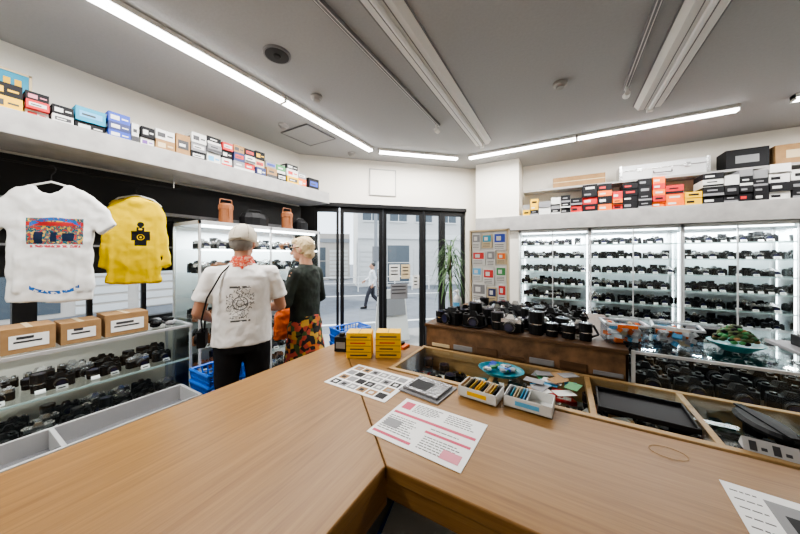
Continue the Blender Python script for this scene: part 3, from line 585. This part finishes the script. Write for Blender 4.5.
# ------------------------------------------------------------ potted plant
b=MB(); px_,py_=-1.32,3.62
b.loft([(px_,py_,0,.11,.11),(px_,py_,.02,.12,.12),(px_,py_,.28,.15,.15),(px_,py_,.30,.155,.155),(px_,py_,.30,.13,.13),(px_,py_,.27,.13,.13)],mat('plant_pot',(.25,.2,.17),.6),20)
b.tube([(px_,py_,.27),(px_+.02,py_-.01,.8),(px_-.01,py_,1.5)],.02,mat('plant_trunk',(.15,.10,.06),.8),8)
LF=mat('leaf_green',(.06,.13,.035),.5,var=.35,bscale=4)
for i in range(120):
    a=random.uniform(0,6.28); L=random.uniform(.25,.52); up=random.uniform(.05,.5); z0=random.uniform(1.1,1.62); pts=[]
    for k in range(7):
        t=k/6; r_=L*t*.6; z=z0+up*t*1.2-.75*t*t*L*1.6; pts.append(Vector((px_+r_*math.cos(a),py_+r_*math.sin(a),z)))
    s=Vector((-math.sin(a),math.cos(a),0)); vs=[];fs=[]
    for k,p in enumerate(pts):
        w=.009*math.sin(math.pi*(.15+.83*k/6)); vs+=[p-s*w,p+s*w]
    for k in range(6): fs.append((2*k,2*k+1,2*k+3,2*k+2))
    b.add(vs,fs,LF)
b.obj('potted_plant')
# ------------------------------------------------------------ ceiling things
def strip(name,p0,p1,power,joint=None):
    p0=Vector(p0);p1=Vector(p1);L=(p1-p0).length; a=math.atan2(p1.y-p0.y,p1.x-p0.x); c=(p0+p1)/2
    e=empty(name,(c.x,c.y,H),a)
    b=MB(); b.box(-L/2,L/2,-.04,.04,-.03,-.001,WHT); 
    for s in (-L/2,L/2-.006): b.box(s,s+.006,-.036,.036,-.052,-.001,WHT)
    b.obj('housing',e)
    b=MB(); b.box(-L/2+.006,L/2-.006,-.028,.028,-.05,-.03,LED); b.obj('tube',e)
    area('lamp',(0,0,-.056),L-.05,.05,power,parent=e)
strip('ceiling_light',(-2.07,-1.2,0),(-2.07,.17,0),36)
strip('ceiling_light',(-2.07,.175,0),(-2.07,1.56,0),36)
strip('ceiling_light',(-2.07,1.57,0),(-2.09,2.86,0),35)
strip('ceiling_light',(-2.03,2.95,0),(-1.25,3.70,0),26)
strip('ceiling_light',(-1.10,3.76,0),(.13,3.74,0),34)
strip('ceiling_light',(.14,3.74,0),(1.37,3.72,0),34)
strip('ceiling_light',(1.68,3.72,0),(2.9,3.72,0),30)
def trough(x0,x1,y0,y1):
    b=MB(); m=(x0+x1)/2; z=H
    b.add([(x0,y0,z),(x0+.035,y0,z-.05),(x1-.035,y0,z-.05),(x1,y0,z),(x0,y1,z),(x0+.035,y1,z-.05),(x1-.035,y1,z-.05),(x1,y1,z)],[(0,1,5,4),(1,2,6,5),(2,3,7,6),(0,3,2,1),(4,5,6,7)],WHT)
    b.cyl((m,y0+.03,z-.068),(m,y1-.03,z-.068),.015,.015,PAPER,12)
    b.box(x0-.004,x0+.004,y0,y1,z-.008,z,GC); b.box(x1-.004,x1+.004,y0,y1,z-.008,z,GC); b.box(m-.035,m-.03,y0,y1,z-.053,z-.049,GC); b.box(m+.03,m+.035,y0,y1,z-.053,z-.049,GC)
    for q in (y0+.01,y1-.05): b.box(m-.02,m+.02,q,q+.04,z-.088,z-.05,WHT)
    b.obj('fluorescent_fixture')
trough(-.93,-.72,.9,3.36) ; trough(-.93,-.72,-1.4,.85); trough(.55,.77,1.0,3.26)
for x,y1 in ((-1.11,2.70),(.435,2.86)):
    b=MB(); b.box(x-.015,x+.015,-1.2,y1,H-.025,H-.001,WHT); b.box(x-.006,x+.006,-1.2,y1-.02,H-.027,H-.025,GC); b.box(x-.017,x-.013,-1.2,y1,H-.026,H-.001,GC); b.box(x+.013,x+.017,-1.2,y1,H-.026,H-.001,GC)
    b.cyl((x,y1-.06,H-.03),(x,y1-.06,H-.07),.012,.012,WHT,8); b.cyl((x,y1-.09,H-.09),(x,y1-.02,H-.08),.018,.025,WHT,12); b.obj('track_rail')
b=MB(); b.cyl((-1.66,1.21,H),(-1.66,1.21,H-.012),.09,.085,GC,28); b.cyl((-1.66,1.21,H-.012),(-1.66,1.21,H-.014),.075,.075,BLK,28); b.cyl((-1.66,1.21,H-.014),(-1.66,1.21,H-.022),.025,.02,BLKM,20); b.obj('ceiling_speaker')
for x,y in ((-.02,2.53),(-1.81,1.70),(-2.42,2.88),(-2.5,1.9)):
    b=MB(); b.loft([(x,y,H,.05,.05),(x,y,H-.018,.05,.05),(x,y,H-.03,.032,.032),(x,y,H-.042,.028,.028)][::-1],SHELF,20); b.obj('smoke_detector')
b=MB(); 
x0,x1,y0,y1=-2.68,-2.27,2.0,2.42
b.box(x0,x1,y0,y1,H-.008,H-.001,CEIL)
for a in ((x0,x1,y0,y0+.008),(x0,x1,y1-.008,y1),(x0,x0+.008,y0,y1),(x1-.008,x1,y0,y1)): b.box(*a,H-.014,H-.001,GC)
b.obj('ceiling_hatch')
# ------------------------------------------------------------ people
def hand(b,w,d,nrm,side,m,curl=.6,s=1):
    d=Vector(d).normalized(); nrm=Vector(nrm); nrm=(nrm-d*nrm.dot(d)).normalized(); sd=d.cross(nrm)*side; w=Vector(w)
    M=Matrix((sd,d,nrm)).transposed()
    b.ell(w+d*.045*s,(.036*s,.055*s,.015*s),m,14,8,M)
    for i,(o,l) in enumerate(((-.028,.062),(-.0095,.072),(.0095,.068),(.028,.052))):
        p=w+d*(.085-.004*abs(i-1.3))*s-sd*o*s; a=0; pts=[(*(p-d*.02*s),.0095*s),(*p,.0092*s)]
        for k in (.45,.32,.23):
            a+=curl; q=p+(d*math.cos(a)+nrm*math.sin(a))*l*k*s*1.1; pts.append((*q,.008*s)); p=q
        b.limb(pts,m,8)
    p=w+d*.02*s+sd*.028*s; q=p+(d*.6+sd*.7+nrm*.3).normalized()*.035*s; r_=q+(d*.8+sd*.2+nrm*.6).normalized()*.03*s
    b.limb([(*p,.013*s),(*q,.011*s),(*r_,.009*s)],m,8)
def person(name,loc,rz,Ht,J,st):
    e=empty(name,loc,rz,Ht/1.7); sk=st['skin']
    b=MB(); Hd=Matrix.Translation((0,J.get('hy',0),1.48))@Matrix.Rotation(st.get('turn',0),4,'Z')@Matrix.Rotation(st.get('nod',0),4,'X')@Matrix.Translation((0,0,-1.48))
    b.T=Hd
    b.ell((0,-.012,1.59),(.076,.094,.092),sk); b.ell((0,.022,1.535),(.056,.068,.072),sk); b.ell((0,.055,1.495),(.028,.025,.02),sk)
    b.cyl((0,.085,1.585),(0,.112,1.548),.008,.017,sk,10); b.ell((0,.105,1.548),(.018,.014,.012),sk,10,8)
    for s in (-1,1): b.ell((s*.077,-.01,1.565),(.012,.022,.032),sk,10,8)
    b.ell((0,.083,1.512),(.024,.010,.010),sk,10,8)
    b.T=Matrix.Identity(4); b.limb([(0,-.02,1.38,.06),(0,-.01+J.get('hy',0)*.5,1.47,.055),(0,J.get('hy',0),1.53,.055)],sk)
    for s,k in ((-1,'L'),(1,'R')):
        sh,el,wr=J['sh'+k],J['el'+k],J['wr'+k]
        b.limb([(*sh,.05),(*(Vector(sh).lerp(Vector(el),.5)),.046),(*el,.038),(*(Vector(el).lerp(Vector(wr),.35)),.038),(*wr,.025)],sk)
        d=Vector(wr)-Vector(el); hand(b,wr,J.get('hd'+k,d),J.get('hn'+k,(-s,0,-.2)),1 if k=='L' else -1,sk,st.get('curl',.6))
        hp,kn,an=J['hp'+k],J['kn'+k],J['an'+k]
        b.limb([(*kn,.05),(*an,.038)],sk)
    b.obj('body',e,remesh=.0065,sm=3)
    b=MB(); b.T=Hd
    for s in (-1,1):
        b.ell((s*.030,.072,1.585),(.014,.010,.008),PAPER,10,8); b.ell((s*.030,.080,1.585),(.006,.004,.006),INK,8,6); b.cbox((s*.031,.083,1.605),(.034,.006,.006),st['hair'])
    b.ell((0,.0925,1.512),(.02,.003,.004),mat('lips',(.45,.12,.1),.5),10,6); b.obj('face',e)
    b=MB(); w=st.get('w',1)
    b.loft([(0,0,st.get('hem',.84),.19*w,.135*w),(0,0,.95,.182*w,.13*w),(0,.0,1.1,.178*w,.125*w),(0,0,1.24,.19*w,.126*w),(0,-.005,1.33,.185*w,.115*w),(0,-.01,1.385,.13*w,.09),(0,-.012,1.43,.07,.065)],st['shirt'],24)
    for k in ('L','R'):
        sh,el,wr=[Vector(J[q+k]) for q in ('sh','el','wr')]; f=st.get('sleeve',.62)
        inn=Vector((sh.x*.6,sh.y,sh.z+.01))
        if f<1: b.limb([(*inn,.05),(*sh,.056)],st['shirt']); q=sh.lerp(el,f); b.cyl(sh,q,.058,.068,st['shirt'],16)
        else: q=el.lerp(wr,f-1); b.limb([(*inn,.05),(*sh,.054),(*sh.lerp(el,.5),.05),(*el,.046)],st['shirt']); b.cyl(el,q,.046,.038,st['shirt'],16)
    b.obj('shirt',e,remesh=.009,sm=4,disp=(.018,.07))
    b=MB(); pm=st['pants']
    b.loft([(0,0,.80,.155,.125),(0,0,.88,.165,.13),(0,0,.97,.15,.115)],pm,20)
    if st.get('skirt'):
        b.loft([(0,0,st['skirt'],.23,.2),(0,0,.6,.2,.17),(0,0,.85,.165,.13),(0,0,.95,.14,.11)],pm,24)
    for k in ('L','R'):
        hp,kn,an=[Vector(J[q+k]) for q in ('hp','kn','an')]
        b.limb([(*hp,.095),(*hp.lerp(kn,.4),.088),(*kn,.068)],pm,16); b.limb([(*kn,.068),(*kn.lerp(an,.35),.067),(*an.lerp(kn,.1),.055)],pm,16); 
    b.obj('trousers',e,remesh=.010,sm=4,disp=(.018,.1))
    b=MB()
    for k in ('L','R'):
        an=Vector(J['an'+k]); b.ell(an+Vector((0,.06,-.045)),(.045,.13,.04),st['shoe'],14,8); b.ell(an+Vector((0,-.02,-.01)),(.045,.055,.055),st['shoe'],14,8)
        b.box(an.x-.04,an.x+.04,an.y-.06,an.y+.17,an.z-.08,an.z-.065,WC)
    b.obj('shoes',e,remesh=.01,sm=2)
    b=MB(); b.T=Hd; hm=st['hair']
    if st['hs']=='cap':
        b.ell((0,-.035,1.56),(.079,.080,.065),hm)
        o=b.obj('hair',e,remesh=.006,sm=2,disp=(.008,.02))
        b=MB(); b.T=Hd; c=st['cap']
        b.loft([(0,-.018,1.572,.088,.106),(0,-.018,1.585,.090,.108),(0,-.015,1.62,.089,.106),(0,-.015,1.655,.081,.096),(0,-.015,1.685,.062,.075),(0,-.015,1.703,.036,.044),(0,-.015,1.708,.008,.01)],c,28)
        # peak
        n=10; vs=[]
        for zz in (0,.007):
            for f,yb in ((0,0),(1,1)):
                for i in range(n+1):
                    t=math.pi*i/n; vs.append((.075*math.cos(t),.055+.035*math.sin(t)+yb*.075*math.sin(t),1.592+zz-.018*yb*math.sin(t)))
        m_=n+1
        b.add(vs,[(i,i+1,m_+i+1,m_+i) for i in range(n)]+[(2*m_+i,3*m_+i,3*m_+i+1,2*m_+i+1) for i in range(n)]+[(m_+i,m_+i+1,3*m_+i+1,3*m_+i) for i in range(n)],c)
        for a in range(6):
            t=a*math.pi/3+.3; b.tube([(.0895*math.cos(t)*q,-.015+.107*math.sin(t)*q,z) for q,z in ((1.0,1.59),(.995,1.62),(.91,1.655),(.70,1.685),(.41,1.7035))],.0022,st['seam'],5)
        b.ell((0,-.015,1.71),(.009,.009,.006),st['seam'],8,6); b.box(-.035,.035,-.1275,-.1235,1.575,1.592,st['seam']); b.obj('cap',e,bevel=0,smooth=True)
    elif st['hs']=='bob':
        b.ell((0,-.03,1.60),(.086,.094,.093),hm); b.ell((0,-.055,1.53),(.072,.056,.065),hm); b.ell((-.068,-.015,1.575),(.018,.04,.05),hm);b.ell((.068,-.015,1.575),(.018,.04,.05),hm); b.ell((0,.03,1.652),(.065,.055,.032),hm)
        b.obj('hair',e,remesh=.006,sm=2,disp=(.016,.02))
    else:
        b.ell((0,-.03,1.61),(.082,.09,.09),hm); b.obj('hair',e,remesh=.007,sm=2,disp=(.01,.03))
    return e,Hd
def lg(): return dict(hpL=(-.09,0,.86),hpR=(.09,0,.86),knL=(-.10,.01,.47),knR=(.10,.02,.47),anL=(-.11,0,.085),anR=(.12,-.01,.085))
print_back=layered('white_tshirt_back_print',(.82,.80,.78),[
 (lambda x,y,z,n:(y<-.03)*((bx(x,z,-.01,1.16,.085,.06)|bx(x,z,0.0,1.225,.05,.03)|bx(x,z,-.02,1.08,.06,.035)))*(abs(n-.5)<.03),(.12,.12,.12)),
 (lambda x,y,z,n:(y<-.03)*(ring(x,z,-.01,1.15,.042,.048)|ring(x,z,-.01,1.15,.02,.025)|bx(x,z,-.01,1.262,.065,.007)*(n>.45)|bx(x,z,-.01,1.03,.06,.006)*(n>.45)),(.10,.10,.10))],ns=45)
J=lg(); J.update(shL=(-.185,-.01,1.35),elL=(-.265,-.01,1.09),wrL=(-.21,.2,1.00),shR=(.185,-.01,1.35),elR=(.26,.02,1.09),wrR=(.16,.23,1.05),hy=.015,hnL=(1,0,.2),hnR=(-1,0,.2))
man,_=person('man',(-2.04,1.20,0),R(58),1.72,J,dict(skin=SKIN2,shirt=print_back,pants=mat('black_trousers',(.012,.012,.014),.8,bump=.3,spec=.2),shoe=BLKM,hair=mat('grey_hair',(.22,.20,.18),.8),hs='cap',cap=mat('cream_cap',(.60,.54,.45),.85,bump=.3,bscale=120),seam=mat('cap_seam',(.36,.31,.24),.85),turn=R(-22),nod=R(-10),w=1.04,hem=.85,sleeve=.72))
BAND=voro('red_bandana_pattern',[(.65,.06,.03),(.7,.14,.05),(.6,.04,.02),(.7,.35,.25)],110)
b=MB(); b.loft([(0,-.015,1.40,.090,.082),(0,-.012,1.43,.078,.074),(0,-.005,1.465,.068,.07),(0,0,1.475,.06,.062)],BAND,20); b.limb([(0,-.08,1.41,.018),(0,-.095,1.385,.010)],BAND,10); b.obj('bandana',man,remesh=.007,sm=2,disp=(.015,.03))
b=MB(); b.box(-.275,-.225,.0,.13,.84,.95,BLKM); b.cyl((-.25,.06,.89),(-.295,.06,.89),.033,.035,BLKM,12)
b.tube([(-.24,.08,.95),(-.235,.11,1.1),(-.16,.13,1.3),(-.06,.02,1.43)],.007,BLKM,6); b.tube([(-.245,.02,.95),(-.235,-.10,1.05),(-.20,-.13,1.2),(-.12,-.11,1.36),(-.06,-.03,1.43)],.006,BLKM,6); b.obj('shoulder_bag',man,bevel=.01)
b=MB(); cam(b,TR(.0,.34,1.02,R(180),1.1),0,False); b.obj('held_camera',man)
J=lg(); J.update(shL=(-.155,-.01,1.355),elL=(-.215,.02,1.10),wrL=(-.14,.20,1.06),shR=(.155,-.01,1.355),elR=(.215,-.01,1.10),wrR=(.13,.20,1.03),hy=.02,hnL=(1,0,.2),hnR=(-1,0,.2))
FLOR=voro('floral_print',[(.015,.012,.012),(.65,.18,.03),(.015,.012,.012),(.6,.35,.05),(.06,.10,.03),(.5,.08,.05)],26)
woman,Hd=person('woman',(-2.06,1.80,0),R(98),1.68,J,dict(skin=SKIN,shirt=mat('dark_green_blouse',(.012,.020,.014),.75,bump=.3,var=.4,bscale=12),pants=FLOR,shoe=BLKM,hair=mat('blond_hair',(.62,.48,.28),.6,bump=.5,bscale=90),hs='bob',turn=R(20),nod=R(-10),w=.88,hem=.80,sleeve=1.55,skirt=.42))
b=MB(); b.T=Hd
for s in (-1,1): b.ell((s*.034,.088,1.588),(.028,.006,.021),BLKM,14,8); b.cyl((s*.06,.085,1.592),(s*.086,-.01,1.59),.004,.004,BLKM,6)
b.cyl((-.01,.093,1.592),(.01,.093,1.592),.003,.003,BLKM,6); b.obj('sunglasses',woman)
ORC=mat('orange_cloth',(.68,.13,.02),.85,bump=.4)
b=MB(); b.loft([(.0,.25,.72,.12,.06),(.0,.25,.78,.13,.07),(.0,.24,.95,.12,.065),(.0,.23,1.04,.07,.03)],ORC,16); b.obj('orange_bag',woman,remesh=.01,sm=3,disp=(.03,.06))
J=dict(hpL=(-.09,0,.86),hpR=(.09,0,.86),knL=(-.09,.18,.50),knR=(.09,-.03,.47),anL=(-.09,.26,.10),anR=(.09,-.32,.16),shL=(-.18,0,1.36),elL=(-.24,-.12,1.11),wrL=(-.22,.0,.88),shR=(.18,0,1.36),elR=(.23,.1,1.12),wrR=(.2,.28,1.0))
person('pedestrian',(-6.0,8.3,-.45),R(128),1.68,J,dict(skin=SKIN,shirt=mat('white_jacket',(.70,.71,.73),.8),pants=mat('dark_trousers',(.03,.03,.04),.8),shoe=BLKM,hair=mat('black_hair',(.02,.018,.016),.5),hs='short',sleeve=1.8,w=1.0))
# ------------------------------------------------------------ outside
ASP=mat('asphalt',(.16,.17,.19),.9,bump=.3,var=.12,bscale=3); PAV=mat('pavement',(.28,.27,.26),.85,var=.1,bscale=4)
b=MB(); b.box(-45,45,-45,45,-.50,-.455,ASP); b.obj('ground')
b=MB(); b.T=MC; b.box(-.6,6,.13,1.6,-.45,-.02,PAV); b.box(-.6,6,1.6,2.0,-.45,-.22,PAV); b.obj('entrance_steps')
b=MB(); b.box(-5.6,-3.2,-8,1.2,-.45,-.30,PAV); b.obj('sidewalk')
b=MB(); b.T=MC
for y in (4.0,9.5): b.box(-20,20,y,y+.15,-.455,-.45,PAPER)
b.obj('road_markings')
F1=mat('facade_cream',(.55,.50,.45),.8,var=.06,bscale=2); F2=mat('facade_white',(.68,.67,.65),.8); F3=mat('facade_grey',(.30,.31,.33),.8); WG=mat('window_pane_grey',(.09,.11,.13),.2)
def facade(name,T,x0,x1,hgt,m,acc):
    b=MB(); b.T=T; b.box(x0,x1,0,3,-.45,hgt,m); n=int((x1-x0)/1.5); w=(x1-x0)/n
    for fl in range(int(hgt/3)):
        z=fl*3
        for i in range(n):
            xx=x0+i*w
            if fl==0:
                if i%3!=1: 
                    for k in range(8): b.box(xx+.15,xx+w-.15,-.05,0,.0+k*.3-.4,.22+k*.3-.4,F2)
                else: b.box(xx+.15,xx+w-.15,-.03,0,-.3,2.1,WG); b.box(xx+.15,xx+w-.15,-.06,-.03,1.0,1.05,m)
            else: b.box(xx+.3,xx+w-.3,-.03,0,z+.6,z+2.1,WG); b.box(xx+.26,xx+w-.26,-.1,0,z+.52,z+.6,WHT); b.box(xx+w/2-.02,xx+w/2+.02,-.05,0,z+.6,z+2.1,WHT)
        b.box(x0,x1,-.12,0,z+2.5,z+2.8,acc)
    b.obj(name)
facade('building',MC@TR(0,13,0),-9,-2.5,9,F2,F3); facade('building',MC@TR(0,19,0),-3.0,2.2,3.2,F1,F3); facade('building',MC@TR(0,13,0),2.2,14,9,F2,WHT)
facade('building',TR(-13.5,-1,0,R(90)),-9,8,9,F1,F3)
b=MB(); b.T=MC
for x in (-1.0,2.6): b.cyl((x,9.0,-.45),(x,9.0,6),.09,.07,F3,12)
b.box(2.45,2.75,8.85,9.15,1.2,1.9,GC); b.box(-1.2,-.8,8.8,9.2,3.0,3.5,F3); b.cyl((-1,9,3.8),(-1.8,9,4.1),.03,.03,F3,8)
for z in (3.4,3.9): b.cyl((-1,9,z),(2.6,9,z+.1),.015,.015,BLK,6)
b.obj('utility_pole')
b=MB(); b.T=MC
for i in range(10):
    x=-3+i*1.0; b.cyl((x,11,-.45),(x,11,.35),.03,.03,WHT,8)
b.cyl((-3,11,.32),(6,11,.32),.025,.025,WHT,8); b.cyl((-3,11,0),(6,11,0),.02,.02,WHT,8); b.obj('guard_rail')
b=MB(); b.T=MC@TR(1.5,1.0,-.02,R(10)); b.cbox((0,-.12,.45),(.5,.02,.9),WC,0,R(-12)); b.cbox((0,.12,.45),(.5,.02,.9),WC,0,R(12))
b.cbox((0,-.135,.6),(.42,.006,.3),GC,0,R(-12)); b.cbox((0,-.165,.27),(.42,.006,.25),ORG,0,R(-12)); b.obj('sandwich_board')
# ------------------------------------------------------------ world / sun
w=bpy.data.worlds.new('World'); bpy.context.scene.world=w; w.use_nodes=True; nt=w.node_tree; bg=nt.nodes['Background']
bg.inputs['Color'].default_value=(.84,.91,1,1); bg.inputs['Strength'].default_value=3.0
s=bpy.data.lights.new('sun','SUN'); s.energy=5.0; s.angle=R(3); s.color=(1,.96,.9); so=bpy.data.objects.new('sun',s); C.objects.link(so); so.rotation_euler=(R(38),0,R(-70))
# ------------------------------------------------------------ camera
cd=bpy.data.cameras.new('camera'); cd.lens=12.6; cd.sensor_width=36; cd.shift_y=-.015; cd.clip_start=.02
co=bpy.data.objects.new('camera',cd); C.objects.link(co); co.location=(0,0,1.5); co.rotation_euler=(R(90),0,R(30.2)); bpy.context.scene.camera=co
